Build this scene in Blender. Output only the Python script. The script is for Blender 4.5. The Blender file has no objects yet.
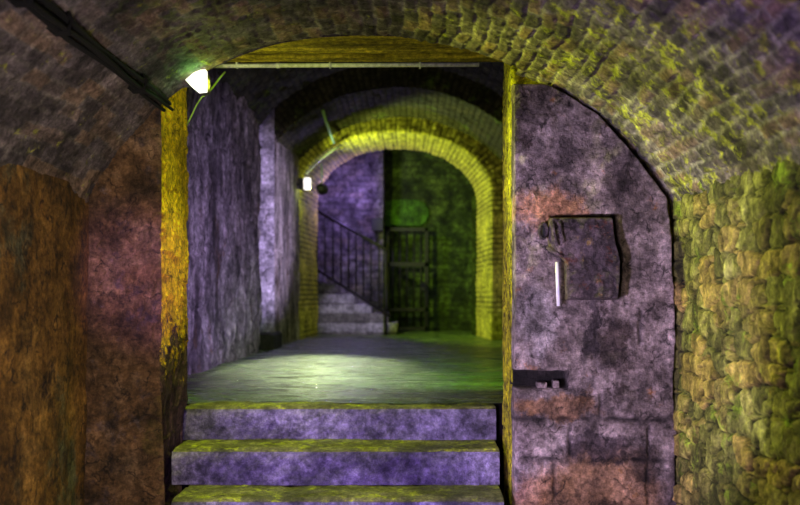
import bpy, math
import numpy as np
from mathutils import Vector
EYE = 1.565; F = 850.0; FZ = 0.95      # eye height, focal length in pixels, height of the upper floor
C = bpy.context.scene.collection
def P(px, py, d):
    return Vector(((px-415)*d/F, d, EYE+(300-py)*d/F))

# ------------------------------------------------------------------ noise
def _h(ix, iy, iz, seed):
    n = (ix.astype(np.int64)*374761393 + iy.astype(np.int64)*668265263 + iz.astype(np.int64)*1440662683 + seed*974711) & 0xffffffff
    n = ((n ^ (n >> 13))*1274126177) & 0xffffffff
    n = n ^ (n >> 16)
    return (n & 0xffff)/65535.0
def vnoise(x, y, z=0.0, seed=0):
    x, y, z = np.broadcast_arrays(np.asarray(x, float), np.asarray(y, float), np.asarray(z, float))
    ix, iy, iz = np.floor(x), np.floor(y), np.floor(z)
    fx, fy, fz = x-ix, y-iy, z-iz
    fx, fy, fz = [f*f*(3-2*f) for f in (fx, fy, fz)]
    r = 0
    for a in (0, 1):
        for b in (0, 1):
            for c in (0, 1):
                w = (fx if a else 1-fx)*(fy if b else 1-fy)*(fz if c else 1-fz)
                r = r + w*_h(ix+a, iy+b, iz+c, seed)
    return r
def fbm(x, y, z=0.0, o=4, seed=0):
    s, a, t = 0, 1.0, 0
    for k in range(o):
        s = s + a*vnoise(x*2**k, y*2**k, np.asarray(z)*2**k, seed+k*17); t += a; a *= .5
    return s/t - .5
def sst(a, b, x):
    t = np.clip((x-a)/(b-a), 0, 1); return t*t*(3-2*t)

# ------------------------------------------------------------------ relief patterns: return height 0..1, per-stone random, mortar mask
def bricks(u, v, L, H, m=.010, seed=0, wob=.012, drop=.03):
    u = u + wob*2*fbm(u*4, v*4, 0, 2, seed+5); v = v + wob*2*fbm(u*3+9, v*3, 0, 2, seed+6)
    r = np.floor(v/H); uu = u/L + .5*(r % 2) + .17*_h(r, r*0, r*0, seed+3)
    c = np.floor(uu); fu = (uu-c)*L; fv = v-r*H
    e = np.minimum(np.minimum(fu, L-fu), np.minimum(fv, H-fv))
    e = e + .006*fbm(u*40, v*40, 0, 2, seed+8)
    rn = _h(c, r, r*0, seed+1); r2 = _h(c, r, r*0, seed+2)
    body = sst(m*.35, m*1.3, e)
    hgt = body*(.65+.5*r2) + .25*fbm(u*30, v*30, 0, 3, seed)
    hgt = np.where(r2 < drop, hgt*.2-.6, hgt)
    return hgt, rn, 1-body
def rubble(u, v, sx, sy, seed=0, m=.12, jit=.85):
    u = u + .04*fbm(u*6, v*6, 0, 3, seed+4)*2; v = v + .03*fbm(u*6+7, v*6, 0, 3, seed+5)*2
    x = u/sx; y = v/sy; x = x + .5*(np.floor(y) % 2)
    iy0 = np.floor(y); ix0 = np.floor(x)
    d1 = np.full(x.shape, 9.); d2 = np.full(x.shape, 9.); idr = np.zeros(x.shape)
    for a in (-1, 0, 1):
        for b in (-1, 0, 1):
            cx, cy = ix0+a, iy0+b
            px = cx+.5+(_h(cx, cy, cx*0, seed)-.5)*jit; py = cy+.5+(_h(cx, cy, cx*0, seed+1)-.5)*jit*.6
            d = np.sqrt((x-px)**2+((y-py)*1.0)**2)
            new = d < d1
            d2 = np.where(new, d1, np.minimum(d2, d)); idr = np.where(new, _h(cx, cy, cx*0, seed+2), idr); d1 = np.where(new, d, d1)
    e = d2-d1
    body = sst(0, m*2, e)
    hgt = body**.6*(.55+.7*idr) + .5*fbm(u*14, v*14, 0, 4, seed+9)
    return hgt, idr, 1-sst(0, m, e)
def plain(u, v, seed=0, s=5):
    h = fbm(u*s, v*s, 0, 5, seed)*2
    return h, vnoise(u*3, v*3, 0, seed+1), np.zeros(u.shape)

# ------------------------------------------------------------------ sheets
def crossn(A):
    du = np.gradient(A, axis=0); dv = np.gradient(A, axis=1)
    n = np.cross(du, dv); l = np.linalg.norm(n, axis=2, keepdims=True); l[l == 0] = 1
    return n/l
def smooth_axis(A, k=2):
    for _ in range(k):
        B = A.copy(); B[1:-1] = (A[:-2]+2*A[1:-1]+A[2:])/4; A = B
    return A
class Sheet:
    def __init__(s): s.v = []; s.f = []; s.uv = []; s.mort = []; s.rnd = []; s.mi = []; s.n = 0
    def add(s, A, U, V, h, rnd, mort, inside, mi=0):
        """A base points (nu,nv,3); h displacement in metres towards the point 'inside' side"""
        N = crossn(A)
        c = A[A.shape[0]//2, A.shape[1]//2]; nn = N[A.shape[0]//2, A.shape[1]//2]
        flip = np.dot(nn, np.array(inside)-c) < 0
        if flip: N = -N
        B = A + N*h[..., None]
        nu, nv = h.shape
        s.v.append(B.reshape(-1, 3)); s.uv.append(np.stack([U, V], -1).reshape(-1, 2))
        s.mort.append(mort.ravel()); s.rnd.append(rnd.ravel())
        i = np.arange(nu*nv).reshape(nu, nv)+s.n
        q = np.stack([i[:-1, :-1], i[1:, :-1], i[1:, 1:], i[:-1, 1:]], -1).reshape(-1, 4)
        if flip: q = q[:, ::-1]
        s.f.append(q); s.mi.append(np.full(len(q), mi)); s.n += nu*nv
        return s
    def build(s, name, mats, parent=None, struct=True):
        v = np.concatenate(s.v); f = np.concatenate(s.f); me = bpy.data.meshes.new(name)
        me.vertices.add(len(v)); me.vertices.foreach_set('co', v.astype(np.float32).ravel())
        me.loops.add(len(f)*4); me.loops.foreach_set('vertex_index', f.astype(np.int32).ravel())
        me.polygons.add(len(f)); me.polygons.foreach_set('loop_start', np.arange(0, len(f)*4, 4, dtype=np.int32))
        me.polygons.foreach_set('material_index', np.concatenate(s.mi).astype(np.int32))
        me.polygons.foreach_set('use_smooth', np.ones(len(f), bool))
        uvl = me.uv_layers.new(name='UVMap'); uv = np.concatenate(s.uv)[f.ravel()]
        uvl.data.foreach_set('uv', uv.astype(np.float32).ravel())
        for k, arr in (('mort', s.mort), ('rnd', s.rnd)):
            a = me.attributes.new(k, 'FLOAT', 'POINT'); a.data.foreach_set('value', np.concatenate(arr).astype(np.float32))
        me.update(calc_edges=True); me.validate()
        for m in (mats if isinstance(mats, (list, tuple)) else [mats]): me.materials.append(m)
        o = bpy.data.objects.new(name, me); C.objects.link(o)
        if parent: o.parent = parent
        elif struct: o['kind'] = 'structure'
        return o
def lin(a, b, step): return np.linspace(a, b, max(2, int(abs(b-a)/step)+1))
def plan_path(pts, step, r=.02):
    """resample a plan polyline, corners rounded"""
    pts = [np.array(p, float) for p in pts]; out = []
    for i in range(len(pts)-1):
        L = np.linalg.norm(pts[i+1]-pts[i]); t = lin(0, L, step)/L
        for k in t[:-1]: out.append(pts[i]+(pts[i+1]-pts[i])*k)
    out.append(pts[-1]); A = np.array(out)
    return smooth_axis(A, max(1, int(2*(r/step)**2)))
def arclen(A): return np.concatenate([[0], np.cumsum(np.linalg.norm(np.diff(A, axis=0), axis=1))])
def wall_sheet(pts, z0, z1, step, pat, amp, inside, r=.03, big=.02, mi=0, sh=None, u0=0, zstep=None):
    q = plan_path(pts, step, r); u = arclen(q)+u0; z = lin(z0, z1, zstep or step)
    A = np.zeros((len(u), len(z), 3)); A[..., 0] = q[:, None, 0]; A[..., 1] = q[:, None, 1]; A[..., 2] = z[None]
    U, V = np.meshgrid(u, z, indexing='ij')
    h, rn, mo = pat(U, V)
    h = h*amp + big*2*fbm(U*1.3, V*1.3, 0, 3, 77)
    s = sh or Sheet(); s.add(A, U, V, h, rn, mo, inside, mi); return s

# ------------------------------------------------------------------ materials
def col(c): return tuple((x/255)**2.2 for x in c)+(1,)
class NT:
    def __init__(s, name):
        s.m = bpy.data.materials.new(name); s.m.use_nodes = True; s.t = s.m.node_tree; s.b = s.t.nodes['Principled BSDF']
    def n(s, t, **k):
        x = s.t.nodes.new(t)
        for a, b in k.items(): setattr(x, a, b)
        return x
    def l(s, a, b): s.t.links.new(a, b)
    def noise(s, vec, scale, detail=4, rough=.6, seed=0):
        x = s.n('ShaderNodeTexNoise', noise_dimensions='4D'); x.inputs['Scale'].default_value = scale; x.inputs['Detail'].default_value = detail
        x.inputs['Roughness'].default_value = rough; x.inputs['W'].default_value = seed; s.l(vec, x.inputs['Vector']); return x.outputs['Fac']
    def ramp(s, fac, stops):
        r = s.n('ShaderNodeValToRGB'); e = r.color_ramp.elements
        while len(e) < len(stops): e.new(.5)
        for k, (p, c) in enumerate(stops):
            e[k].position = p; e[k].color = c if len(c) == 4 else col(c)
        s.l(fac, r.inputs[0]); return r.outputs[0]
    def mask(s, fac, a, b):
        r = s.n('ShaderNodeMapRange', interpolation_type='SMOOTHSTEP'); r.inputs[1].default_value = a; r.inputs[2].default_value = b; s.l(fac, r.inputs[0]); return r.outputs[0]
    def math(s, op, a, b):
        m = s.n('ShaderNodeMath', operation=op)
        for i, x in enumerate((a, b)):
            if isinstance(x, (int, float)): m.inputs[i].default_value = x
            else: s.l(x, m.inputs[i])
        return m.outputs[0]
    def mix(s, f, a, b, bt='MIX'):
        m = s.n('ShaderNodeMix', data_type='RGBA', blend_type=bt)
        if isinstance(f, (int, float)): m.inputs[0].default_value = f
        else: s.l(f, m.inputs[0])
        for i, x in ((6, a), (7, b)):
            if isinstance(x, tuple): m.inputs[i].default_value = x if len(x) == 4 else col(x)
            else: s.l(x, m.inputs[i])
        return m.outputs[2]
def stone(name, base, var=None, mortar=None, moss=None, moss_amt=.45, moss_scale=5, stains=(), rough=(.75, .95), bump=.5, stretch=(1, 1, 1), fine=60, spec=.35, contrast=1.0, zmoss=None, pits=0, spots=()):
    t = NT(name); tc = t.n('ShaderNodeTexCoord'); mp = t.n('ShaderNodeMapping'); mp.inputs['Scale'].default_value = stretch
    t.l(tc.outputs['Object'], mp.inputs['Vector']); v = mp.outputs[0]; vo = tc.outputs['Object']
    n1 = t.noise(v, 3.2, 8, .65, 1)
    n = len(base); c = t.ramp(n1, [(.5+(i/(n-1)-.5)*.36/contrast if n > 1 else .5, b) for i, b in enumerate(base)])
    if var:
        a = t.n('ShaderNodeAttribute', attribute_name='rnd'); c = t.mix(t.mask(a.outputs['Fac'], .45, 1), c, var)
        c = t.mix(.55, c, t.ramp(a.outputs['Fac'], [(0, (.35,)*3+(1,)), (1, (1.5,)*3+(1,))]), 'MULTIPLY')
    for k, (sc, thr, cc) in enumerate(stains):
        c = t.mix(t.mask(t.noise(v, sc, 7, .7, 11+k*3), thr, thr+.1), c, cc)
    for (sx_, sz_, rx_, rz_, cc, st_) in spots:
        m1 = t.n('ShaderNodeVectorMath', operation='MULTIPLY_ADD'); dn = t.n('ShaderNodeTexNoise'); dn.inputs['Scale'].default_value = 7; dn.inputs['Detail'].default_value = 6; dn.inputs['Roughness'].default_value = .7
        t.l(vo, dn.inputs['Vector']); t.l(dn.outputs['Color'], m1.inputs[0]); m1.inputs[1].default_value = (.32, 0, .32); t.l(vo, m1.inputs[2])
        m2 = t.n('ShaderNodeVectorMath', operation='SUBTRACT'); t.l(m1.outputs[0], m2.inputs[0]); m2.inputs[1].default_value = (sx_+.16, 0, sz_+.16)
        m3 = t.n('ShaderNodeVectorMath', operation='MULTIPLY'); t.l(m2.outputs[0], m3.inputs[0]); m3.inputs[1].default_value = (1/rx_, 0, 1/rz_)
        m4 = t.n('ShaderNodeVectorMath', operation='LENGTH'); t.l(m3.outputs[0], m4.inputs[0])
        c = t.mix(t.math('MULTIPLY', t.mask(t.math('MULTIPLY', m4.outputs['Value'], -1), -1.15, -.6), st_), c, cc)
    if mortar:
        a = t.n('ShaderNodeAttribute', attribute_name='mort'); c = t.mix(t.math('MULTIPLY', a.outputs['Fac'], .94), c, mortar)
    if moss:
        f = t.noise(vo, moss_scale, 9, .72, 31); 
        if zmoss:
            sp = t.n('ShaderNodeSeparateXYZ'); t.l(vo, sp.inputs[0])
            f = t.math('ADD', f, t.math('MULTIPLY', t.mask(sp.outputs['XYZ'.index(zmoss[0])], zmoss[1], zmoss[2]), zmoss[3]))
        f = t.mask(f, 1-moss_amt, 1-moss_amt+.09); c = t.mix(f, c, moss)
    g = lambda x: (x,)*3+(1,)
    c = t.mix(.8, c, t.ramp(t.noise(vo, fine*.5, 6, .8, 51), [(.36, g(.22)), (.5, g(.9)), (.64, g(1.9))]), 'MULTIPLY')
    c = t.mix(.7*contrast, c, t.ramp(t.noise(v, 8, 8, .72, 61), [(.38, g(.22)), (.5, g(.95)), (.62, g(1.7))]), 'MULTIPLY')
    c = t.mix(.6*contrast, c, t.ramp(t.noise(v, 2.6, 3, .6, 65), [(.36, g(.4)), (.5, g(1)), (.64, g(1.5))]), 'MULTIPLY')
    if pits:
        pv = t.n('ShaderNodeTexVoronoi', feature='DISTANCE_TO_EDGE'); pv.inputs['Scale'].default_value = pits
        dn = t.n('ShaderNodeTexNoise'); dn.inputs['Scale'].default_value = pits*.9; dn.inputs['Detail'].default_value = 6; t.l(v, dn.inputs['Vector'])
        vm = t.n('ShaderNodeMix', data_type='VECTOR'); vm.inputs[0].default_value = .16*min(1, 9/pits)+.02; t.l(v, vm.inputs[4]); t.l(dn.outputs['Color'], vm.inputs[5]); t.l(vm.outputs[1], pv.inputs['Vector'])
        k = t.math('MULTIPLY', t.mask(pv.outputs['Distance'], .09, .0), t.mask(t.noise(v, 9, 6, .75, 91), .46, .60))
        c = t.mix(t.math('MULTIPLY', k, .85), c, (.012, .010, .010, 1))
    t.l(c, t.b.inputs['Base Color'])
    r = t.n('ShaderNodeMapRange'); r.inputs[1].default_value = .35; r.inputs[2].default_value = .62; r.inputs[3].default_value = rough[0]; r.inputs[4].default_value = rough[1]
    t.l(t.noise(v, 6, 5, .6, 71), r.inputs[0]); t.l(r.outputs[0], t.b.inputs['Roughness']); t.b.inputs['Specular IOR Level'].default_value = spec
    b = t.n('ShaderNodeBump'); b.inputs['Strength'].default_value = bump; b.inputs['Distance'].default_value = .035
    t.l(t.math('ADD', t.noise(vo, fine*.6, 8, .75, 81), t.math('MULTIPLY', t.noise(v, 14, 7, .7, 82), 1.6)), b.inputs['Height']); t.l(b.outputs[0], t.b.inputs['Normal'])
    return t.m
def simple(name, c, rough=.5, metal=0, emit=None, es=0, c2=None):
    t = NT(name); t.b.inputs['Roughness'].default_value = rough; t.b.inputs['Metallic'].default_value = metal
    tc = t.n('ShaderNodeTexCoord'); f = t.noise(tc.outputs['Object'], 35, 5, .7, 3)
    t.l(t.mix(t.mask(f, .42, .6), col(c), col(c2 or tuple(x*.6 for x in c))), t.b.inputs['Base Color'])
    if emit: t.b.inputs['Emission Color'].default_value = emit+(1,); t.b.inputs['Emission Strength'].default_value = es
    return t.m

M = {}
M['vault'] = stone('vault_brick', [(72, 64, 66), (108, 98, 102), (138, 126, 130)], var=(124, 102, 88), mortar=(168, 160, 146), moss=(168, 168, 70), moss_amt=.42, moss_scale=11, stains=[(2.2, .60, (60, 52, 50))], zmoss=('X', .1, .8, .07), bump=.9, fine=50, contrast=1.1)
M['rust'] = stone('rusty_plaster', [(78, 60, 34), (136, 98, 46), (152, 116, 62)], stains=[(2.0, .54, (104, 100, 74)), (5, .58, (66, 50, 40)), (3, .60, (130, 84, 46))], bump=.9, stretch=(1, 1, .8), fine=50, pits=10)
M['rust2'] = stone('rusty_stone', [(68, 54, 44), (118, 88, 62), (140, 112, 88)], stains=[(5, .56, (88, 72, 70)), (3, .58, (130, 114, 118))], bump=1, fine=50, pits=12)
M['rightwall'] = stone('mossy_rubble', [(92, 92, 50), (146, 142, 76), (176, 172, 102)], var=(166, 142, 80), mortar=(22, 24, 12), moss=(150, 172, 60), moss_amt=.45, moss_scale=5, stains=[(3, .60, (168, 128, 56)), (6, .60, (80, 82, 40))], bump=1, contrast=1.3, stretch=(1, 1.6, .8), fine=44)
M['reveal'] = stone('yellow_limestone', [(84, 64, 56), (112, 88, 76)], mortar=(60, 50, 36), moss=(240, 200, 34), moss_amt=.30, moss_scale=14, zmoss=('Z', .75, 1.75, .38), bump=1, fine=60, contrast=.7, pits=16)  # yellow moss; its thinning downward also paints in the lamp's fading light
M['reveal2'] = stone('mossy_reveal_stone', [(110, 96, 40), (150, 136, 50)], mortar=(60, 50, 26), moss=(222, 210, 40), moss_amt=.58, moss_scale=14, bump=1, fine=60, contrast=.7, pits=16)
M['pier'] = stone('grey_pier_stone', [(84, 74, 72), (150, 134, 132), (186, 168, 166)], mortar=(5, 4, 4), stains=[(4, .56, (88, 76, 74)), (6, .60, (166, 112, 66))], spots=[(.95, .55, .34, .30, (158, 116, 72), .75), (.62, .50, .12, .2, (170, 116, 66), .6), (.70, 2.02, .20, .12, (190, 136, 92), .8), (.72, 1.02, .22, .07, (168, 122, 80), .7), (1.03, 1.32, .10, .16, (70, 58, 56), .85), (.90, 1.42, .05, .22, (54, 48, 54), .8), (.80, 2.30, .08, .08, (60, 52, 54), .7), (1.06, 2.2, .10, .12, (74, 64, 66), .7), (.92, .82, .20, .08, (58, 50, 58), .8), (.98, .45, .12, .1, (40, 34, 32), .8), (.62, 1.45, .12, .2, (200, 190, 194), .5), (1.18, .7, .1, .12, (70, 56, 50), .7)], bump=1, fine=52, contrast=1.15, pits=11)
M['gapmoss'] = stone('shaded_moss', [(60, 66, 30), (96, 104, 40)], moss=(110, 130, 40), moss_amt=.5, bump=.8)
M['beam'] = stone('lintel_timber', [(110, 96, 30), (176, 156, 44), (210, 186, 60)], mortar=(24, 20, 8), stretch=(.4, 3, 3), stains=[(9, .60, (60, 52, 18))], bump=.7)
M['step'] = stone('step_stone', [(84, 78, 92), (136, 128, 146), (172, 164, 182)], bump=1, fine=56, contrast=1.2, pits=0, rough=(.55, .9), spec=.5)
M['tread'] = stone('mossy_tread', [(84, 86, 56), (124, 126, 74), (150, 150, 90)], moss=(180, 190, 56), moss_amt=.48, moss_scale=7, bump=.7, fine=80, rough=(.45, .8), spec=.5)
M['floor'] = stone('wet_flagstones', [(52, 70, 34), (84, 104, 48), (104, 122, 66)], moss=(84, 116, 34), moss_amt=.45, moss_scale=3, stretch=(.45, 1.8, 1), bump=.5, fine=30, rough=(.12, .42), spec=.7, contrast=1.3)
M['passage'] = stone('streaked_stone', [(80, 70, 74), (128, 116, 122), (156, 144, 150)], stretch=(1.6, 1.1, .40), stains=[(3, .56, (92, 72, 60)), (5, .58, (64, 56, 58))], bump=1, contrast=1.4, fine=34)
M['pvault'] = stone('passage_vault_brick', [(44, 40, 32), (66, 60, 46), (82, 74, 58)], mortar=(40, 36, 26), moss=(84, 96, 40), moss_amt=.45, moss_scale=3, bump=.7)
M['niche'] = stone('lit_niche_stone', [(128, 118, 134), (168, 156, 176), (186, 176, 194)], mortar=(120, 110, 124), bump=.7)
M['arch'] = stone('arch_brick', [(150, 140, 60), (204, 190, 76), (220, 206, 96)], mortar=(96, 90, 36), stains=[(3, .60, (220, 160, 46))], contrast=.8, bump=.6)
M['backwall'] = stone('grey_ashlar', [(84, 80, 84), (124, 118, 124), (150, 144, 150)], var=(112, 104, 100), mortar=(70, 66, 66), bump=.8, contrast=1.2)
M['greenwall'] = stone('dark_mossy_wall', [(30, 38, 18), (56, 68, 30), (84, 98, 44)], mortar=(26, 30, 14), bump=.9, contrast=1.3)
M['patch'] = stone('green_lit_patch', [(52, 80, 22), (72, 108, 30)], bump=.8, contrast=1.2)
M['bstep'] = stone('pale_block', [(128, 124, 128), (160, 156, 164)], bump=.5)
M['bstone'] = stone('stair_side_stone', [(92, 88, 86), (122, 118, 118)], mortar=(60, 56, 52), bump=.6)
M['plate'] = stone('rusted_plate_iron', [(46, 40, 42), (96, 84, 88), (136, 118, 120)], stains=[(9, .56, (112, 66, 52)), (12, .57, (130, 108, 66)), (10, .57, (36, 32, 34))], bump=1, fine=60, pits=14)
M['iron'] = simple('black_iron', (30, 27, 24), .6, .3)
M['hose'] = simple('black_rubber', (12, 12, 12), .95)
M['dark'] = stone('dark_stone', [(24, 22, 18), (40, 38, 28)], bump=.6)
M['conduit'] = simple('galvanised_steel', (236, 240, 226), .4, 0, c2=(200, 206, 186))
M['cablegreen'] = simple('pale_green_cable', (170, 220, 110), .5, c2=(150, 200, 90))
M['housing'] = simple('grey_cast_metal', (92, 90, 96), .5, .3)
M['lens'] = simple('lit_lens', (240, 240, 230), .3, 0, (1, .93, .86), 1.6)
M['rod'] = simple('white_paint', (236, 232, 244), .3, c2=(216, 214, 236))
M['box'] = simple('dark_plastic', (26, 26, 32), .6)

# ------------------------------------------------------------------ small-part builders
def mesh_obj(name, verts, faces, m, parent=None, smooth=False):
    me = bpy.data.meshes.new(name); me.from_pydata([tuple(v) for v in verts], [], faces); me.update(); me.validate()
    me.materials.append(m)
    if smooth: me.polygons.foreach_set('use_smooth', [True]*len(me.polygons))
    o = bpy.data.objects.new(name, me); C.objects.link(o)
    if parent: o.parent = parent
    return o
def bevel(o, w=.01, s=2):
    b = o.modifiers.new('b', 'BEVEL'); b.width = w; b.segments = s; return o
def tubes(name, chains, m, parent=None, n=10):
    """chains: list of (points, radius) joined in ONE mesh"""
    V, Fc = [], []
    for pts, r in chains:
        pts = [Vector(p) for p in pts]; base = len(V)
        for i, p in enumerate(pts):
            d = ((pts[min(i+1, len(pts)-1)]-pts[max(i-1, 0)])).normalized()
            a = d.cross(Vector((0, 0, 1)) if abs(d.z) < .9 else Vector((1, 0, 0))).normalized(); b = d.cross(a)
            rr = r[i] if isinstance(r, (list, tuple)) else r
            for k in range(n):
                t = 2*math.pi*k/n; V.append(p+a*math.cos(t)*rr+b*math.sin(t)*rr)
        for i in range(len(pts)-1):
            for k in range(n):
                q = (k+1) % n; Fc.append((base+i*n+k, base+i*n+q, base+(i+1)*n+q, base+(i+1)*n+k))
        Fc.append(tuple(base+k for k in range(n))[::-1]); Fc.append(tuple(base+(len(pts)-1)*n+k for k in range(n)))
    return mesh_obj(name, V, Fc, m, parent, True)
def boxes(name, bs, m, parent=None, bw=None):
    V, Fc = [], []
    for (x0, y0, z0, x1, y1, z1) in bs:
        b = len(V); V += [(x, y, z) for x in (x0, x1) for y in (y0, y1) for z in (z0, z1)]
        Fc += [tuple(b+i for i in f) for f in ((0, 1, 3, 2), (4, 6, 7, 5), (0, 4, 5, 1), (2, 3, 7, 6), (0, 2, 6, 4), (1, 5, 7, 3))]
    o = mesh_obj(name, V, Fc, m, parent)
    if bw: bevel(o, bw)
    return o
def prism(name, poly, ax, a0, a1, m, parent=None):
    """poly of 2D points extruded along axis ax between a0 and a1"""
    n = len(poly)
    def mk(p, a):
        return {'x': (a, p[0], p[1]), 'y': (p[0], a, p[1]), 'z': (p[0], p[1], a)}[ax]
    V = [mk(p, a0) for p in poly]+[mk(p, a1) for p in poly]
    Fc = [tuple(range(n)), tuple(range(n, 2*n))[::-1]]+[(i, i+n, (i+1) % n+n, (i+1) % n) for i in range(n)]
    return mesh_obj(name, V, Fc, m, parent)
def thing(name, loc, label, cat, group=None):
    o = bpy.data.objects.new(name, None); C.objects.link(o); o.location = loc; bpy.context.view_layer.update() if False else None
    o['label'] = label; o['category'] = cat
    if group: o['group'] = group
    return o
def rel(root, *kids):
    """children were built in world space; keep them there under a root that stands at the thing's base"""
    for k in kids:
        me = k.data
        L = root.location
        me.transform(__import__('mathutils').Matrix.Translation(-L)); k.parent = root
def tag(o, label, cat, group=None):
    o['label'] = label; o['category'] = cat
    if group: o['group'] = group
    return o

# ================================================================== FRONT VAULT AND SIDE WALLS
XC, R0, ZC = -.158, 1.807, 1.10
a0 = math.asin(1.511/R0)
def vault_pts(ang, y, xc=XC, R=R0, zc=ZC):
    A = np.zeros((len(ang), len(y), 3))
    A[..., 0] = (xc+R*np.sin(ang))[:, None]; A[..., 1] = y[None]; A[..., 2] = (zc+R*np.cos(ang))[:, None]
    return A
VP = np.array([(86, 206), (90, 189), (106, 165), (131, 136), (161, 104), (184, 86), (207, 71), (236, 57), (270, 45), (308, 38), (355, 35), (400, 36), (450, 44), (500, 58), (550, 78), (600, 109), (630, 138), (655, 168), (677, 199), (681, 208)], float)
VP = np.column_stack([(VP[:, 0]-415)*4.34/F, EYE+(300-VP[:, 1])*4.34/F])
sv = arclen(VP); tv = lin(0, sv[-1], .0075); VQ = np.column_stack([np.interp(tv, sv, VP[:, 0]), np.interp(tv, sv, VP[:, 1])]); VQ = smooth_axis(VQ, 60)
def vz(x): return np.interp(x, VQ[:, 0], VQ[:, 1])
def vsheet(Q, y):
    A = np.zeros((len(Q), len(y), 3)); A[..., 0] = Q[:, 0][:, None]; A[..., 1] = y[None]; A[..., 2] = Q[:, 1][:, None]; return A
y = np.concatenate([lin(-2.5, .9, .05)[:-1], lin(.9, 4.345, .0085)])
A = vsheet(VQ, y); U, V = np.meshgrid(y, tv, indexing='xy')
def vrelief(U, V):
    h, rn, mo = bricks(U, V, .175, .068, .012, 3, drop=.03, wob=.03)
    fall = sst(.9, 2.4, V)*.75+.25
    h = h*.007*fall + .03*fbm(U*1.1, V*1.1, 0, 3, 5) + .016*fbm(U*7, V*9, 0, 5, 6) + .013*fbm(U*30, V*42, 0, 4, 66)
    return h, rn, mo*fall*np.clip(.55+2.4*fbm(U*5, V*7, 0, 4, 67), 0, 1)
h, rn, mo = vrelief(U, V)
vs = Sheet().add(A, U, V, h, rn, mo, (XC, 2, ZC))
for sel in (VQ[:, 0] > .53, VQ[:, 0] < -1.30):     # the vault runs on a little behind the two piers
    y2 = lin(4.33, 4.62, .01); A = vsheet(VQ[sel], y2); U, V = np.meshgrid(y2, tv[sel], indexing='xy'); h, rn, mo = vrelief(U, V); vs.add(A, U, V, h, rn, mo, (XC, 4.5, ZC))
# the cut end of the vault over the doorway
rr = lin(0, .6, .02); sel = (VQ[:, 0] > -1.4) & (VQ[:, 0] < .6); Q = VQ[sel]; A = np.zeros((len(Q), len(rr), 3)); A[..., 0] = Q[:, 0][:, None]; A[..., 1] = 4.345; A[..., 2] = Q[:, 1][:, None]+rr[None]
U, V = np.meshgrid(rr, tv[sel], indexing='xy'); vs.add(A, U, V, U*0, U*0, U*0, (XC, 9, 3.2))
vs.build('ceiling', M['vault'])

zs = 2.10
wall_sheet([(-1.669, -2.5), (-1.669, .8)], .0, zs+.03, .04, lambda u, v: plain(u, v, 21, 4), .012, (0, 1, 1.5), big=.03,
           sh=wall_sheet([(-1.669, .8), (-1.669, 4.36)], .0, zs+.03, .010, lambda u, v: plain(u, v, 21, 5), .016, (0, 1, 1.5), big=.03)).build('wall_left', M['rust'])
rb = lambda u, v: (lambda a: (a[0]*.9+1.3*fbm(u*22, v*12, 0, 5, 33)-1.2*sst(.03, 0, np.abs(fbm(u*9, v*5, 0, 4, 35))), a[1], np.maximum(a[2], sst(.028, 0, np.abs(fbm(u*9, v*5, 0, 4, 35))))))(rubble(u, v, .17, .11, 31, .13))
wall_sheet([(1.353, -2.5), (1.353, .8)], .0, zs+.03, .04, rb, .02, (0, 1, 1.5), big=.03,
           sh=wall_sheet([(1.353, .8), (1.353, 4.60)], .0, zs+.04, .0085, rb, .027, (0, 1, 1.5), big=.03)).build('wall_right', M['rightwall'])

# ------------------------------------------------------------------ doorway wall, left part: face, corner, reveal
YF, YB = 4.34, 4.885
SZ = 2.933
def leftpat(u, v):
    h1, r1, m1 = plain(u, v, 41, 7); h2, r2, m2 = rubble(u, v, .16, .12, 42, .08)
    return h1*.6+h2*.5+.9*fbm(u*3, v*2.2, 0, 3, 43), r2, m2
sh = Sheet()
# face from the side wall to the corner: the top follows the vault
q = plan_path([(-1.69, YF-.02), (-1.29, YF)], .008); u = arclen(q)
def rows(q, u, z0, ztop, step, pat, amp, inside, sh, mi, big=.02, seed=77, bulge=None):
    n = int((max(ztop)-z0)/step); t = np.linspace(0, 1, n)
    A = np.zeros((len(u), n, 3)); A[..., 0] = q[:, None, 0]; A[..., 1] = q[:, None, 1]; A[..., 2] = z0+(ztop[:, None]-z0)*t[None]
    U = np.repeat(u[:, None], n, 1); V = A[..., 2]
    h, rn, mo = pat(U, V); h = h*amp+big*2*fbm(U*1.3, V*1.3, 0, 3, seed)
    if bulge is not None: h = h+bulge(A)
    sh.add(A, U, V, h, rn, mo, inside, mi)
qa = plan_path([(-1.70, YF), (-1.293, YF), (-1.293, YB), (-2.0, YB)], .008, .02); ua = arclen(qa)
zt = vz(qa[:, 0])+.05
zt = np.where((qa[:, 1] > YF+.05), 3.1, zt); zt = np.minimum(zt, 3.1)
cut = int(np.argmin(np.abs(ua-.400)))
def lb(A):   # the foot of the jamb spreads towards the steps
    z = A[..., 2]; return .05*sst(1.15, .6, z)+.0
rows(qa[:cut+1], ua[:cut+1], 0., zt[:cut+1], .008, leftpat, .018, (-1.5, 3, 1), sh, 0, .012, 77, lb)
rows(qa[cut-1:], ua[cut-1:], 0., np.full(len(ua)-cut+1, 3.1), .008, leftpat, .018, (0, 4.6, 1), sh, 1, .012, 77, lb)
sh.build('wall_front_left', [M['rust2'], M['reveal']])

# ------------------------------------------------------------------ doorway wall, right part: recessed backing with reveal, then the big slab face
sh = Sheet()
qb = plan_path([(1.46, 4.47), (.514, 4.47), (.509, YB), (1.6, YB)], .006, .008); ub = arclen(qb)
rows(qb, ub, 0., np.full(len(ub), 3.1), .007, lambda u, v: (lambda a: (a[0]*.5+.6*fbm(u*6, v*3, 0, 4, 9), a[1], a[2]))(rubble(u, v, .2, .14, 44, .08)), .016, (.4, 4.4, 1.5), sh, 0, .006)
sh.build('wall_front_inner', [M['reveal2']])
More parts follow.
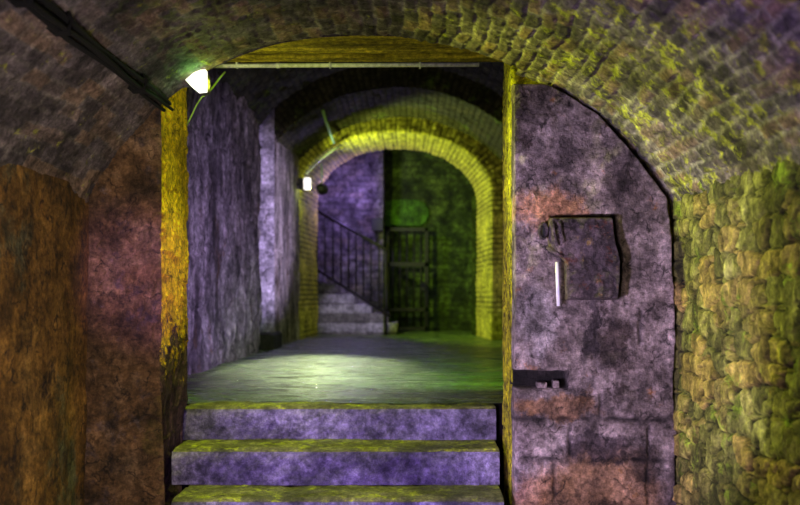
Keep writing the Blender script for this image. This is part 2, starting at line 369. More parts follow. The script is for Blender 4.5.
# slab: outline read off the photograph at its own depth
ol = [(505, 683), (430, 681), (300, 679), (245, 678), (220, 677), (197, 671), (175, 655), (145, 632), (113, 602), (97, 577), (84, 552), (80, 540)]
zz = [EYE+(300-a)*YF/F for a, b in ol]; xx = [(b-415)*YF/F for a, b in ol]
z = np.concatenate([lin(0, .35, .05)[:-1], lin(.35, zz[-1], .0055)]); xr = np.interp(z, zz, xx) - .012 + .014*2*fbm(z*7, z*0, 0, 3, 8)
nx = 176; t = np.linspace(0, 1, nx)
xl = np.full(z.shape, .507)+.01*fbm(z*6, z*0+3, 0, 4, 2)
A = np.zeros((nx, len(z), 3)); A[..., 0] = xl[None]+(xr-xl)[None]*t[:, None]; A[..., 1] = YF; A[..., 2] = z[None]
X, Z = A[..., 0].copy(), A[..., 2].copy()
pxx = 415+X*F/YF; pyy = 300-(Z-EYE)*F/YF
h = .016*2*fbm(X*4, Z*4, 0, 6, 3) + .02*fbm(X*1.5, Z*1.5, 0, 2, 4) + .016*fbm(X*14, Z*14, 0, 5, 41)
cr = np.zeros(X.shape)
def crack(c, w, d, x0=500, x1=700, wob=4, sd=1):   # mortar joints of the big blocks
    global cr
    yy = c+wob*2*fbm(pxx/25, pxx*0, 0, 3, sd)
    k = np.exp(-((pyy-yy)/w)**2)*sst(x0-2, x0+4, pxx)*sst(x1+4, x1-2, pxx)*np.clip(.55+1.6*fbm(pxx/12, pyy/12, 0, 2, sd+9), .1, 1)
    cr = np.maximum(cr, k*d)
crack(419, 2.8, .9, 500, 700, 2, 1); crack(460, 3.2, 1, 512, 700, 2, 2); crack(391, 1.8, .5, 512, 640, 3, 3); crack(421, 2.5, 1.2, 615, 668, 1, 4); crack(348, 1.5, .4, 560, 680, 5, 5)
for (cx, y0, y1, sd) in ((600, 393, 418, 6), (570, 424, 457, 7), (553, 463, 505, 8), (648, 424, 505, 9), (640, 310, 345, 10)):
    xx_ = cx+3*2*fbm(pyy/15, pyy*0, 0, 3, sd); cr = np.maximum(cr, .6*np.exp(-((pxx-xx_)/1.8)**2)*sst(y0-2, y0+2, pyy)*sst(y1+2, y1-2, pyy))
gx = np.interp(pyy, [214, 240, 262, 280, 300], [613, 615, 620, 619, 617]); cr = np.maximum(cr, 1.6*np.exp(-((pxx-gx)/3.2)**2)*sst(212, 216, pyy)*sst(301, 296, pyy)); cr = np.maximum(cr, 1.0*np.exp(-((pyy-216)/1.8)**2)*sst(548, 552, pxx)*sst(618, 613, pxx))  # plate's shadow put in as a dark groove along its right and top
# hairline crack network where the render has crazed
n1 = np.abs(fbm(X*7+3, Z*7, 0, 4, 12)); cr = np.maximum(cr, .45*sst(.014, .0, n1)*sst(-.05, .1, fbm(X*3, Z*3, 0, 2, 14)))
h = h-.022*cr
hole = sst(512, 514, pxx)*sst(569, 567, pxx)*sst(370, 372.0, pyy+1.2*fbm(pxx/8, pxx*0, 0, 2, 3)*2)*sst(389.5, 387.5, pyy)
h = h-.10*hole
e = np.minimum(np.minimum((X-xl[None])*5+.004, (xr[None]-X)), (zz[-1]-Z)*.9)
h = h-.075*(1-sst(0, .028, e))**2 - .13*(1-sst(0, .007, e))
mo = np.clip(cr, 0, 1); mo = np.maximum(mo, hole)  # slot inside painted black for its shade, through the mortar mask
Sheet().add(A, X, Z, h, vnoise(X*3, Z*3), mo, (.8, 0, 1.5)).build('wall_front_right', M['pier'])

# ------------------------------------------------------------------ soffit of the doorway: three long timbers
xs = lin(-1.34, .56, .010); ys = lin(4.30, YB, .004)
A = np.zeros((len(xs), len(ys), 3)); A[..., 0] = xs[:, None]; A[..., 1] = ys[None]; A[..., 2] = SZ
U, V = np.meshgrid(xs, ys, indexing='ij'); fr = ((V-4.30)/.117+.12*fbm(U*1.5, V*2, 0, 3, 3)) % 1
g = sst(0, .16, np.minimum(fr, 1-fr)); k = np.floor((V-4.30)/.117)
h = -.03*(1-g)+.02*(_h(k, k*0, k*0, 4)-.5)+.012*fbm(U*3, V*25, 0, 4, 5)+.01*fbm(U*20, V*20, 0, 3, 15)
s = Sheet().add(A, U, V, h, fr*0, 1-g, (-.3, 4.6, 1)); 
ys2 = lin(SZ-.0, 3.6, .03); A = np.zeros((len(xs), len(ys2), 3)); A[..., 0] = xs[:, None]; A[..., 1] = YB; A[..., 2] = ys2[None]
U, V = np.meshgrid(xs, ys2, indexing='ij'); s.add(A, U, V, .01*fbm(U*5, V*5), U*0, U*0, (0, 8, 3)); s.build('trim_lintel', M['beam'])

# ================================================================== FRONT STEPS
st = thing('stone_staircase', (-.38, 4.4, 0), 'worn stone steps with mossy yellow nosings climbing through the doorway', 'staircase')
def step_block(x0, x1, y0, y1, z0, z1, seed, mat_t, mat_r):
    r = .014
    prof = [(y0, z0)]+[(y0, zv) for zv in lin(z0+.01, z1-r, .008)]+[(y0+r*(1-math.cos(a)), z1-r+r*math.sin(a)) for a in (.5, 1.0, 1.57)]+[(yv, z1) for yv in lin(y0+r+.008, y1, .008)]
    pr = np.array(prof); xs = lin(x0, x1, .008); s = arclen(pr)
    A = np.zeros((len(xs), len(pr), 3)); A[..., 0] = xs[:, None]; A[..., 1] = pr[None, :, 0]; A[..., 2] = pr[None, :, 1]
    U, V = np.meshgrid(xs, s, indexing='ij')
    h = .014*2*fbm(U*3, V*3, 0, 5, seed)+.014*fbm(U*18, V*18, 0, 4, seed+1)
    rise = z1-z0; nose = np.exp(-((V-rise)/.03)**2); h = h-.022*nose*(.2+vnoise(U*6, V*0+seed))
    S = Sheet(); cutk = int(np.argmin(np.abs(s-(rise-.012))))
    S.add(A[:, :cutk+1], U[:, :cutk+1], V[:, :cutk+1], h[:, :cutk+1], U[:, :cutk+1]*0, U[:, :cutk+1]*0, (0, 0, 2), 0)
    S.add(A[:, cutk:], U[:, cutk:], V[:, cutk:], h[:, cutk:], U[:, cutk:]*0, U[:, cutk:]*0, (0, 4.5, 5), 1)
    # ends
    for xe, ins in ((x0, -9), (x1, 9)):
        yy = lin(y0+.01, y1, .03); zv = lin(z0, z1-.012, .03); B = np.zeros((len(yy), len(zv), 3)); B[..., 0] = xe; B[..., 1] = yy[:, None]; B[..., 2] = zv[None]
        u2, v2 = np.meshgrid(yy, zv, indexing='ij'); S.add(B, u2, v2, u2*0, u2*0, u2*0, (ins, 4.5, z0), 0)
    return S.build('step', [M['step'], M['tread']], struct=False)
stepk = []
for (x0, x1, y0, y1, z0, z1, sd) in ((-1.34, .466, YB, 5.09, .76, FZ, 1), (-1.31, .455, 4.57, 4.91, .57, .76, 2), (-1.215, .444, 4.23, 4.60, .38, .57, 3), (-1.24, .44, 3.88, 4.26, .19, .38, 4), (-1.22, .44, 3.53, 3.91, 0, .19, 5)):
    k = step_block(x0, x1, y0, y1, z0, z1, sd, None, None); stepk.append(k)
rel(st, *stepk)

# ------------------------------------------------------------------ floors
def ground(name, x0, x1, y0, y1, z, step, amp, m, hole=None):
    xs = lin(x0, x1, step); ys = lin(y0, y1, step); A = np.zeros((len(xs), len(ys), 3)); A[..., 0] = xs[:, None]; A[..., 1] = ys[None]; A[..., 2] = z
    U, V = np.meshgrid(xs, ys, indexing='ij')
    h, rn, mo = rubble(U, V, .7, .45, 61, .02)
    h = amp*2*fbm(U*.9, V*2.2, 0, 4, 62)-.006*mo+.002*fbm(U*20, V*30, 0, 3, 63)
    return Sheet().add(A, U, V, h, rn, mo*0, (0, 8, z+5)).build(name, m)
ground('floor_passage', -3.0, 2.6, 5.06, 17.4, FZ, .022, .012, M['floor'])
ground('floor_entry', -1.75, 1.42, -2.5, 4.9, 0, .05, .01, M['step'])

xs = lin(-1.5, .7, .02); zq = lin(0, FZ-.004, .02); A = np.zeros((len(xs), len(zq), 3)); A[..., 0] = xs[:, None]; A[..., 1] = 5.08; A[..., 2] = zq[None]
U, V = np.meshgrid(xs, zq, indexing='ij'); Sheet().add(A, U, V, .02*fbm(U*8, V*8), U*0, U*0, (0, 0, .5)).build('trim_gap_shade', M['dark'])  # dark backing sheet added to give the gaps beside the steps their shade
# ================================================================== PASSAGE
pw = lambda u, v: (lambda a: (a[0]*.6+1.6*fbm(u*5, v*1.5, 0, 5, 71)+1.3*fbm(u*12, v*8, 0, 5, 75), a[1], a[2]))(rubble(u, v, .3, .5, 72, .06))
LY = 3.63
wall_sheet([(-1.40, YB+.02), (-1.885, YB+.03), (-1.85, 10.08), (-2.9, 10.14)], FZ-.05, 3.75, 0.014, pw, .042, (0, 7, 2), r=.04, big=.03).build('wall_passage_left', M['passage'])
sh = wall_sheet([(-2.9, 11.2), (-1.835, 11.2), (-1.80, 13.12)], FZ-.05, 3.75, .018, pw, .02, (0, 11, 2), r=.03, big=.02)
# the pier's face towards the bay: violet light put into a paler colour
fc = wall_sheet([(-2.9, 11.185), (-1.85, 11.185)], FZ-.05, 4.1, .018, lambda u, v: rubble(u, v, .3, .3, 74, .06), .02, (-2.4, 9, 2), big=.01, mi=1, sh=sh)
sh.build('wall_passage_end', [M['passage'], M['niche']])
wall_sheet([(-2.95, 10.0), (-2.95, 11.3)], FZ-.05, 4.9, .05, pw, .03, (0, 10.6, 2)).build('wall_bay', M['passage'])
wall_sheet([(.55, YB+.03), (1.42, YB+.04), (1.40, 10.1), (1.39, 13.12)], FZ-.05, 3.72, .04, pw, .02, (0, 9, 2), big=.02).build('wall_passage_right', M['passage'])
PXC, PR = -.23, (1.64**2+.75**2)/1.5; PZ = 4.385-PR; pa = math.asin(1.64/PR)
def pvault(y0, y1, name, H=0.0):
    ang = lin(-pa-.03, pa+.03, .018/PR); yy = lin(y0, y1, .018); A = vault_pts(ang, yy, PXC, PR, PZ+H)
    U, V = np.meshgrid(yy, (ang+pa)*PR, indexing='xy'); h, rn, mo = bricks(U, V, .24, .09, .014, 81)
    h = h*.014+.05*fbm(U*1.5, V*1.5, 0, 4, 82); s = Sheet().add(A, U, V, h, rn, mo, (PXC, (y0+y1)/2, 2.5))
    # ring of bricks on both end faces
    for ye, ins in ((y0, y0-3), (y1, y1+3)):
        rr = lin(PR, PR+.75, .02); B = np.zeros((len(ang), len(rr), 3)); B[..., 0] = PXC+np.sin(ang)[:, None]*rr[None]; B[..., 1] = ye; B[..., 2] = PZ+H+np.cos(ang)[:, None]*rr[None]
        U2, V2 = np.meshgrid((ang+pa)*PR, rr, indexing='ij'); h, rn, mo = bricks(V2, U2, .24, .08, .014, 83)
        s.add(B, U2, V2, h*.012, rn, mo, (PXC, ins, B[len(ang)//2, 0, 2]))
    return s.build(name, M['pvault'])
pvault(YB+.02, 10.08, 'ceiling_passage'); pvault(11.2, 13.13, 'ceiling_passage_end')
# vault over the bay, higher
yy = lin(10.0, 11.3, .06); xs = lin(-3.0, 1.8, .06); A = np.zeros((len(xs), len(yy), 3)); A[..., 0] = xs[:, None]; A[..., 1] = yy[None]; A[..., 2] = (4.75-.04*(xs+.4)**2)[:, None]
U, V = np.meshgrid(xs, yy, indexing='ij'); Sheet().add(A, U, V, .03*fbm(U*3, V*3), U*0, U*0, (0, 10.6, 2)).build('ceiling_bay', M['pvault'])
# wall above the door on the passage side
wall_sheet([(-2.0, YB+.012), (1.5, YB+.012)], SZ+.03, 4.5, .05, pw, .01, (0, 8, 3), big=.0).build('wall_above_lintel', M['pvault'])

# ------------------------------------------------------------------ far arch: pier faces, ring face and soffit in one wrap
def arch_profile(cx, a, zsp, b, n1=60, n2=150):
    p = [(cx-a, z) for z in np.linspace(FZ-.05, zsp, n1)][:-1]
    p += [(cx-a*math.cos(t), zsp+b*math.sin(t)) for t in np.linspace(0, math.pi, n2)]
    p += [(cx+a, z) for z in np.linspace(zsp, FZ-.05, n1)][1:]
    return np.array(p)
pf = arch_profile(-.31, 1.485, 3.22, .945); pb = arch_profile(-.315, 1.40, 3.25, .97)
nrm = np.zeros_like(pf); g = np.gradient(pf, axis=0); nrm[:, 0] = -g[:, 1]; nrm[:, 1] = g[:, 0]; nrm /= np.linalg.norm(nrm, axis=1, keepdims=True)
off = lin(.62, 0, .018); dep = lin(13.1, 14.9, .03)
rowsP, vv = [], []
for o_ in off[:-1]:
    rowsP.append(np.column_stack([pf[:, 0]+nrm[:, 0]*o_, np.full(len(pf), 13.1), pf[:, 1]+nrm[:, 1]*o_])); vv.append(.62-o_)
for d in dep:
    k = (d-13.1)/1.8; m_ = pf*(1-k)+pb*k; rowsP.append(np.column_stack([m_[:, 0], np.full(len(pf), d), m_[:, 1]])); vv.append(.62+d-13.1)
for o_ in lin(.05, 2.6, .06):
    # back face outward
    rowsP.append(np.column_stack([pb[:, 0]+nrm[:, 0]*o_, np.full(len(pf), 14.9), pb[:, 1]+nrm[:, 1]*o_])); vv.append(2.42+o_)
A = np.stack(rowsP, 1); A = smooth_axis(A.transpose(1, 0, 2), 1).transpose(1, 0, 2)
ul = arclen(pf); U = np.repeat(ul[:, None], A.shape[1], 1); V = np.repeat(np.array(vv)[None], A.shape[0], 0)
h, rn, mo = bricks(V+.1, U, .22, .075, .014, 91, drop=.0)
h = h*.016+.035*fbm(U*2, V*2, 0, 4, 92)+.02*fbm(U*12, V*12, 0, 4, 93)
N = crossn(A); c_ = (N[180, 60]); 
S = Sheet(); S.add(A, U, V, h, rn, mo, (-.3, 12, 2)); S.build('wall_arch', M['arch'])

# ================================================================== BACK ROOM
asl = lambda u, v: (lambda a: (a[0]*.6+1.5*fbm(u*5, v*5, 0, 5, 98), a[1], a[2]*.5))(bricks(u, v, .28, .11, .02, 95, drop=0, wob=.03))
wall_sheet([(-3.2, 14.9), (-3.2, 16.3), (-.60, 16.3), (-.60, 16.95)], FZ-.05, 6.0, .022, asl, .014, (-1, 15, 2), r=.02, big=.02).build('wall_back_left', M['backwall'])
s = wall_sheet([(-.75, 16.9), (3.4, 16.9)], FZ-.05, 6.0, .022, lambda u, v: (lambda a: (a[0]*.6+1.5*fbm(u*5, v*5, 0, 5, 99), a[1], a[2]*.5))(bricks(u, v, .30, .12, .02, 96, drop=.06, wob=.05)), .025, (0, 15, 2), big=.03)
s.build('wall_back_right', M['greenwall'])
wall_sheet([(3.3, 14.9), (3.3, 17)], FZ-.05, 6.0, .08, asl, .01, (0, 16, 2)).build('wall_back_side', M['greenwall'])
wall_sheet([(1.0, 14.95), (3.4, 14.95)], FZ-.05, 6.0, .08, asl, .01, (2, 17, 2)).build('wall_back_return', M['greenwall'])
xs = lin(-3.3, 3.4, .1); yy = lin(14.8, 17, .1); A = np.zeros((len(xs), len(yy), 3)); A[..., 0] = xs[:, None]; A[..., 1] = yy[None]; A[..., 2] = 5.9
U, V = np.meshgrid(xs, yy, indexing='ij'); Sheet().add(A, U, V, .03*fbm(U*3, V*3), U*0, U*0, (0, 16, 2)).build('ceiling_back', M['pvault'])
# green-lit spot over the gate, painted as a panel standing proud of the wall
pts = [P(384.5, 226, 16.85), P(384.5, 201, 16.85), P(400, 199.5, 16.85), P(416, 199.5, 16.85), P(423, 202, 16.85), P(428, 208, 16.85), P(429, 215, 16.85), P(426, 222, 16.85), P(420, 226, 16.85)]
o = prism('wall_lit_panel', [(p.x, p.z) for p in pts], 'y', 16.83, 16.95, M['patch']); o['kind'] = 'structure'; bevel(o, .015)

# stairs going up behind the arch
D = 15.1
bs = thing('rising_staircase', (-1.2, 15.6, FZ), 'pale stone stairs rising beside the railing beyond the far arch', 'staircase')
tops = [(397, 323), (388, 313), (371, 304), (354, 294), (336, 283), (319, 272), (301, 262), (284, 252)]
zp = FZ; ks = []
for i, (px, py) in enumerate(tops):
    p = P(px, py, D); 
    o = boxes('step', [(-2.5 - (0), D, p.z-.165, p.x, 16.28, p.z)], M['bstep'] if i % 3 != 1 else M['bstone'])
    # pale tread block with the masonry core below it
    bevel(o, .012); ks.append(o)
    zp = p.z
px_ = [P(a, b, D) for a, b in tops]
S = Sheet(); zz_ = lin(FZ-.03, px_[-1].z-.15, .016); xx_ = lin(-2.5, px_[0].x-.02, .016)
A = np.zeros((len(xx_), len(zz_), 3)); A[..., 0] = xx_[:, None]; A[..., 2] = zz_[None]; 
lim = np.full(xx_.shape, FZ+.02)
for p in px_: lim = np.where(xx_ < p.x-.02, p.z-.02, lim)
A[..., 2] = np.minimum(A[..., 2], lim[:, None]); A[..., 1] = D+.03
U, V = np.meshgrid(xx_, zz_, indexing='ij'); h, rn, mo = bricks(U, A[..., 2], .33, .17, .02, 97, drop=0)
A[..., 1] -= h*.018
ks.append(S.add(A, U, V, h*0, rn, mo, (-1, 10, 2)).build('side_wall', M['bstone'], struct=False))
rel(bs, *ks)
# railing
rl = thing('stair_railing', (P(388, 318, 15.045).x, 15.045, FZ), 'dark iron railing with upright bars sloping down along the far stairs', 'railing')
DR = 15.045; ta, tb = P(296, 199, DR), P(386, 249.5, DR); ba, bb = P(296, 256.5, DR), P(391, 316.5, DR)
kids = [tubes('top_rail', [([ta, tb, tb+Vector((.03, 0, -.05))], .024)], M['iron']), tubes('bottom_rail', [([ba, bb], .028)], M['iron'])]
for px in [302, 309.5, 317, 325, 333, 341, 348.5, 356, 363.5, 371, 379]:
    k = (px-296)/90; t_ = P(px, 199+(50.5)*k, DR); k2 = (px-296)/95; b_ = P(px, 256.5+60*k2, DR)
    kids.append(tubes('baluster', [([t_, b_], .014)], M['iron'], n=8))
kids.append(tubes('newel_post', [([tb, Vector((tb.x, DR, FZ))], .022)], M['iron']))
rel(rl, *kids)
# gate
GD = 16.55; g0, g1 = P(386, 334.0, GD), P(428, 228, GD); g0.z = FZ+.0
gt = thing('iron_gate', (.5*(g0.x+g1.x), GD, FZ), 'dark barred iron gate standing against the mossy wall at the end', 'gate')
kids = [boxes('gate_frame', [(g0.x, GD-.02, g0.z, g0.x+.06, GD+.02, g1.z), (g1.x-.06, GD-.02, g0.z, g1.x, GD+.02, g1.z), (g0.x, GD-.02, g1.z-.06, g1.x, GD+.02, g1.z), (g0.x, GD-.02, 1.35, g1.x, GD+.02, 1.41), (g0.x, GD-.02, 2.22, g1.x, GD+.02, 2.30), (g0.x, GD-.02, g0.z+.03, g1.x, GD+.02, g0.z+.09)], M['iron'])]
for i in range(1, 6):
    x = g0.x+(g1.x-g0.x)*i/6; kids.append(tubes('gate_bar', [([(x, GD, g0.z+.05), (x, GD, g1.z-.03)], .017)], M['iron'], n=8))
kids.append(boxes('lock_box', [(g1.x-.14, GD-.04, 1.75, g1.x-.03, GD+.03, 1.92)], M['iron'], bw=.008))
rel(gt, *kids)
# box on wall edge
a = P(371, 232, 16.2); b = P(383.5, 219, 16.2)
jb = thing('junction_box', ((a.x+b.x)/2, 16.27, a.z), 'small dark box fixed high on the grey wall above the railing end', 'electrical box')
k1 = boxes('box_body', [(a.x+.03, 16.12, a.z+.03, b.x-.02, 16.29, b.z)], M['box'], bw=.015); k2 = boxes('lid', [(a.x+.015, 16.10, a.z+.015, b.x-.005, 16.125, b.z+.015)], M['box'], bw=.008)
k3 = tubes('cable_tail', [([(a.x+.1, 16.2, a.z+.04), (a.x+.09, 16.24, a.z-.1), (a.x+.12, 16.26, a.z-.28)], .012)], M['box'])
rel(jb, k1, k2, k3)
# kerb block in the bay
kb = Sheet(); 
o = boxes('stone_kerb', [(-2.1, 10.35, FZ-.01, -1.735, 11.12, FZ+.20)], M['dark'], bw=.03); tag(o, 'low dark stone kerb block at the foot of the recess in the passage', 'kerb')

# ================================================================== FITTINGS
# flood lamp at the top of the near jamb
LD = 4.27
poly = [(186, 80.5), (190, 77), (194, 73.5), (201, 70.5), (206, 70), (206, 91), (198, 92), (192, 87)]
fl = thing('flood_lamp', P(196, 84, LD+.06), 'glowing white floodlight at the top of the yellow doorway jamb', 'lamp')
pp = [P(x, y_, LD) for x, y_ in poly]
cx_ = sum((p.x for p in pp))/len(pp); cz_ = sum((p.z for p in pp))/len(pp)
def yaw(p, d): return Vector((p.x, p.y, p.z))
lens = prism('lens', [(p.x, p.z) for p in pp], 'y', LD-.012, LD+.03, M['lens'])
house = prism('housing', [(cx_+(p.x-cx_)*.93, cz_+(p.z-cz_)*.93) for p in pp], 'y', LD+.03, LD+.11, M['housing']); bevel(house, .006)
brk = boxes('bracket', [(-1.30, LD+.085, cz_-.012, cx_-.03, LD+.105, cz_+.012), (-1.305, LD+.08, cz_-.05, -1.27, LD+.14, cz_+.05)], M['housing'])
rel(fl, lens, house, brk)
c1 = tubes('lamp_cable', [([P(225, 72, 4.75), P(219, 79, 4.72), P(213, 87, 4.68), P(207, 94, 4.6), P(203, 96, 4.56)], .006)], M['cablegreen']); tag(c1, 'short bright green cable slanting from the lintel to behind the white floodlight', 'cable')
c2 = tubes('jamb_cable', [([P(202, 97, 4.7), P(197, 104, 4.75), P(190, 119, 4.8), P(186.5, 126, 4.86)], .0045)], M['cablegreen']); tag(c2, 'thin green cable running down from the floodlight to the jamb edge', 'cable')
# conduit along the back edge of the lintel
cd = thing('conduit_pipe', (0, 4.93, 2.925), 'long pale metal conduit running level under the doorway lintel', 'pipe')
zc = EYE+235*4.93/F
k = [tubes('pipe_run', [([P(209, 66, 4.93), P(278, 65.6, 4.93)], .0125), ([P(278, 65.5, 4.93), P(479, 64.6, 4.93)], .0125), ([P(276.5, 65.6, 4.93), P(280, 65.6, 4.93)], .0155)], M['conduit'])]
for px in (237, 330, 420):
    k.append(boxes('clamp', [(P(px-.9, 0, 4.93).x, 4.913, zc-.019, P(px+.9, 0, 4.93).x, 4.947, zc+.045)], M['conduit'], bw=.002))
rel(cd, *k)
# black cable bundle along the vault
import random; random.seed(4)
def on_vault(s_, y_, r=0.0):
    x = float(np.interp(s_, tv, VQ[:, 0])); z_ = float(np.interp(s_, tv, VQ[:, 1])); x2 = float(np.interp(s_+.02, tv, VQ[:, 0])); z2 = float(np.interp(s_+.02, tv, VQ[:, 1]))
    t_ = Vector((x2-x, 0, z2-z_)).normalized(); n_ = Vector((t_.z, 0, -t_.x)); p = Vector((x, y_, z_))+n_*r; return p
th = float(np.interp(-1.285, VQ[:, 0], tv))
hs = thing('cable_bundle', on_vault(th, 3.0), 'thick black cable bundle slung along the brick vault to the yellow jamb', 'cable')
ch = []; N_ = 60
for j, (da, rr, rad) in enumerate(((0, .022, .022), (.024, .022, .018), (-.022, .024, .017), (.004, .046, .014))):
    ch.append(([on_vault(th+da+.006*math.sin(k*.35+j*2), 1.0+3.36*k/(N_-1), rr+.005*math.sin(k*.5+j)) for k in range(N_)], [rad*(1-.45*k/(N_-1)) for k in range(N_)]))
ks = [tubes('cable_strand', [c], M['hose'], n=8) for c in ch]
for yv in (2.2, 2.75, 3.05, 3.9):
    ks.append(tubes('cable_tie', [([on_vault(th-.04, yv, .0), on_vault(th-.038, yv, .035), on_vault(th, yv, .064), on_vault(th+.038, yv, .035), on_vault(th+.04, yv+.01, .0)], .013)], M['hose'], n=6))
rel(hs, *ks)

# rusted plate on the pier
pl = thing('rusted_plate', P(590, 300, YF-.01), 'rough rusted iron plate with a tapering edge set on the doorway pier', 'plate')
out = [(548, 219), (575, 217.5), (600, 217), (611, 220), (613, 240), (618, 262), (617.5, 280), (616, 298), (592, 300), (566, 299), (564.5, 285), (564, 262), (556, 254), (548, 246), (547, 232)]
# grid inside the outline: rows in z between left and right edge curves
zr = lin(P(0, 300, YF).z, P(0, 217.5, YF).z, .005); pr_ = 300-(zr-EYE)*F/YF
lx = np.interp(pr_, [217, 219, 232, 246, 254, 262, 285, 300], [551, 548, 547, 548, 556, 564, 564.5, 566]); rx = np.interp(pr_, [217, 220, 240, 262, 280, 298, 300], [606, 611, 613, 618, 617.5, 616, 613])
tt = np.linspace(0, 1, 80); A = np.zeros((80, len(zr), 3)); A[..., 0] = ((lx[None]+(rx-lx)[None]*tt[:, None])-415)*YF/F; A[..., 1] = YF; A[..., 2] = zr[None]
X, Z = A[..., 0], A[..., 2]; ll = (lx-415)*YF/F; rr_ = (rx-415)*YF/F
e = np.minimum(np.minimum(X-ll[None], rr_[None]-X), np.minimum(zr[-1]-Z, (Z-zr[0])))
h = .050+.034*fbm(X*9, Z*9, 0, 5, 5)+.030*fbm(X*26, Z*26, 0, 4, 7); h = h+.035*(X-ll.min())/(rr_.max()-ll.min()); h = h*sst(-.004, .012, e)-.02*(1-sst(0, .006, e))
pm = Sheet().add(A, X, Z, h, X*0, X*0, (.8, 0, 1.5)).build('plate_face', M['plate'], struct=False)
hn = tubes('hinge_eye', [([P(540+3.4+3.6*math.cos(a_), 231+7.5*math.sin(a_), YF-.035) for a_ in np.linspace(0, 2*math.pi, 17)], .009)], M['plate'])
ri = tubes('hinge_rib', [([P(552, 221, YF-.06), P(554, 234, YF-.065), P(557, 246, YF-.06)], .010), ([P(560, 221, YF-.06), P(561, 233, YF-.065), P(564, 243, YF-.06)], .008), ([P(547, 247, YF-.04), P(556, 253, YF-.05), P(563, 256, YF-.05)], .010)], M['plate'])
hb = boxes('hinge_socket', [(P(541.5, 0, YF).x, YF-.03, P(0, 237, YF).z, P(546, 0, YF).x, YF+.0, P(0, 226, YF).z)], M['box'])  # dark block standing in for the shade inside the hinge hole
rel(pl, pm, hn, ri, hb)
rod = tubes('white_rod', [([P(557, 262, YF-.045), P(557.5, 280, YF-.045), P(558.5, 306, YF-.035)], .0095)], M['rod']); tag(rod, 'short white upright rod below the hinge of the rusted plate', 'rod')
# broken brick bits in the slot
sl = boxes('brick_fragment', [(P(538, 0, YF).x, YF+.03, P(0, 388.5, YF).z, P(548, 0, YF).x, YF+.09, P(0, 383, YF).z)], M['pier'], bw=.004); tag(sl, 'small broken brick lying at the middle of the dark wall slot', 'brick fragment')
s2 = boxes('brick_fragment', [(P(554, 0, YF).x, YF+.02, P(0, 388.5, YF).z, P(560, 0, YF).x, YF+.08, P(0, 381, YF).z)], M['pier'], bw=.004); tag(s2, 'upright brick bit near the blind end of the dark wall slot', 'brick fragment')

# far lamp on the arch jamb
LD2 = 12.95
f2 = thing('wall_lamp', P(307, 190, LD2), 'small lit white lamp bracketed to the jamb of the far arch', 'lamp')
a, b = P(303.5, 190, LD2), P(311, 177.5, LD2)
k = [boxes('lens', [(a.x, LD2-.03, a.z, b.x, LD2+.03, b.z)], M['lens'], bw=.03), boxes('housing', [(P(299, 0, LD2).x, LD2-.05, a.z+.01, a.x+.004, LD2+.06, b.z-.01)], M['housing'], bw=.01), boxes('bracket', [(-1.83, LD2-.02, a.z+.06, P(299.5, 0, LD2).x, LD2+.02, a.z+.11)], M['housing'])]
rel(f2, *k)
# round dark spot hanging beside it, turned to the back room
HD = 13.6; hc = P(321.5, 188.5, HD)
hg = thing('hanging_spotlight', hc+Vector((0, 0, .3)), 'round dark spotlight hanging under the far arch beside the lit lamp', 'lamp')
r_ = .085
ring = [([hc+Vector((0, -.10, 0)), hc+Vector((0, -.085, 0)), hc+Vector((0, -.03, 0)), hc+Vector((0, .08, 0)), hc+Vector((0, .10, 0))], [.03, .065, r_, r_, .095])]
k = [tubes('lamp_head', ring, M['box'], n=24), tubes('suspension_cable', [([hc+Vector((0, 0, r_-.01)), P(322, 172, HD), P(321, 163, HD)], .010)], M['cablegreen'])]
rel(hg, *k)
ar = tubes('arch_cable', [([P(323, 111, 11.3), P(326, 121, 11.9), P(329.5, 131, 12.5), P(334, 143, 13.03)], .022)], M['cablegreen']); tag(ar, 'bright green cable crossing the brick ring of the far arch', 'cable')
tr = tubes('arch_lit_edge', [([P(306, 174, 13.0), P(313, 166, 13.0), P(322, 158, 13.0), P(333, 150, 13.0), P(341, 145, 13.0)], .018)], M['conduit']); tag(tr, 'bright curved strip added as the lamplit edge of the far arch', 'pipe')  # pale tube added to draw the arch edge where the lamp lights it

# ================================================================== LIGHTS
def light(name, kind, loc, c, e, r=.05, aim=None, angle=None, blend=.6, fall=None, size=None):
    d = bpy.data.lights.new(name, kind); d.color = c; d.energy = e
    if kind != 'AREA': d.shadow_soft_size = r
    else: d.size = size
    if kind == 'SPOT': d.spot_size = math.radians(angle); d.spot_blend = blend
    o = bpy.data.objects.new(name, d); C.objects.link(o); o.location = loc
    if aim is not None: o.rotation_euler = (Vector(aim)-Vector(loc)).to_track_quat('-Z', 'Y').to_euler()
    if fall:
        d.use_nodes = True; n = d.node_tree; em = n.nodes['Emission']; f = n.nodes.new('ShaderNodeLightFalloff'); f.inputs['Strength'].default_value = 1; f.inputs['Smooth'].default_value = 0
        n.links.new(f.outputs[fall], em.inputs['Strength'])
    return o
YEL = (.86, 1.0, .08)
light('near_lamp_light', 'POINT', P(211, 84, 4.37), YEL, 11, .03, fall='Linear')
light('near_lamp_beam', 'SPOT', P(212, 84, 4.37), YEL, 125, .03, (1.2, 3.85, 2.1), 60, .7, fall='Linear')
light('near_lamp_down', 'SPOT', P(207, 86, 4.45), YEL, 40, .03, (-.9, 4.65, .9), 80, .8, fall='Linear')
light('near_lamp_halo', 'POINT', P(196, 76, 4.20), (.3, 1, .12), .5, .03)
FAR = (.76, 1, .16)
light('far_lamp_floor', 'SPOT', P(316, 190, 12.9), (.84, 1, .50), 560, .06, (-.85, 8.1, .95), 22, 1.0)
light('far_lamp_light', 'SPOT', P(317, 186, 13.10), FAR, 120, .05, (1.3, 13.8, 3.3), 130, .3, fall='Linear')
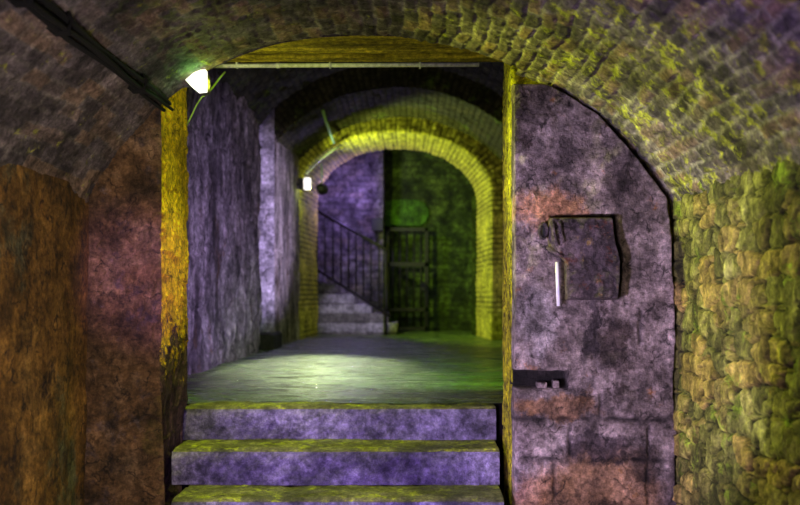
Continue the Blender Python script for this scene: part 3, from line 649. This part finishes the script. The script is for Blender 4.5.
light('far_lamp_ring', 'SPOT', P(309, 188, 12.6), FAR, 50, .04, (-.6, 13.1, 4.25), 70, .7, fall='Linear')
light('far_lamp_glow', 'POINT', P(311, 190, 12.97), FAR, 3.5, .03)
VIO = (.72, .58, 1.0)
light('violet_spot', 'SPOT', (-1.25, 1.7, 1.0), VIO, 560, .05, (.95, 4.34, 1.45), 44, .6)
light('violet_spot_steps', 'SPOT', (-.3, 1.3, .75), (.30, .13, 1.0), 520, .06, (-.34, 4.9, .66), 36, .8)
light('violet_jamb', 'SPOT', (.9, 2.0, .9), (.62, .30, 1.0), 520, .05, (-1.31, 4.34, 1.65), 15, 1)
light('violet_passage', 'SPOT', (.95, 5.35, 1.35), (.62, .48, 1.0), 520, .1, (-1.87, 8.0, 1.8), 58, 1)
light('violet_bay_up', 'SPOT', (1.1, 9.2, 1.6), (.76, .66, 1.0), 1100, .1, (-2.0, 11.2, 2.5), 40, .6)
light('violet_floor', 'SPOT', (.9, 5.4, 2.2), (.5, .28, 1.0), 150, .05, (-1.3, 7.2, .95), 24, 1)
light('violet_back', 'POINT', (-1.2, 15.3, 3.5), (.44, .28, 1.0), 60, .08)
light('violet_stairs', 'SPOT', (1.31, 11.4, 2.0), (.66, .52, 1.0), 420, .06, (-1.0, 15.1, 1.35), 17, .5)
light('green_back', 'SPOT', (1.9, 15.2, 3.6), (.45, 1, .1), 42, .1, (.3, 16.9, 2.3), 60, .8)
light('violet_vault', 'SPOT', (-1.0, .8, 1.0), (.58, .38, 1.0), 280, .06, (1.3, 2.2, 2.8), 64, 1)
light('green_passage', 'SPOT', (.5, 5.1, 2.8), (.50, 1, .08), 340, .06, (.1, 7.6, .95), 74, .8)
light('warm_entry', 'SPOT', (-.7, .9, 1.5), (1, .86, .60), 210, .05, (-1.67, 3.7, 1.2), 80, .8)
light('warm_pier', 'SPOT', (-.2, 1.2, .8), (1, .78, .56), 90, .05, (.9, 4.34, 1.4), 40, .8)
light('dim_entry', 'POINT', (-.3, .9, 1.3), (.72, .58, 1.0), 54, .05)
w = bpy.data.worlds.new('world'); bpy.context.scene.world = w; w.use_nodes = True
w.node_tree.nodes['Background'].inputs[0].default_value = (.5, .5, .6, 1); w.node_tree.nodes['Background'].inputs[1].default_value = .02

# ================================================================== CAMERA
cam = bpy.data.cameras.new('camera'); co = bpy.data.objects.new('camera', cam); C.objects.link(co); bpy.context.scene.camera = co
co.location = (0, 0, EYE); co.rotation_euler = (math.pi/2, 0, 0); cam.sensor_width = 36; cam.lens = 36*F/800
cam.shift_x = -15/800; cam.shift_y = 47.5/800; cam.clip_start = .05; cam.clip_end = 60
cam.dof.use_dof = True; cam.dof.focus_distance = 4.5; cam.dof.aperture_fstop = 1.7
sc = bpy.context.scene; sc.view_settings.view_transform = 'Standard'; sc.view_settings.look = 'None'; sc.view_settings.gamma = 1; sc.view_settings.exposure = 0
sc.cycles.max_bounces = 5
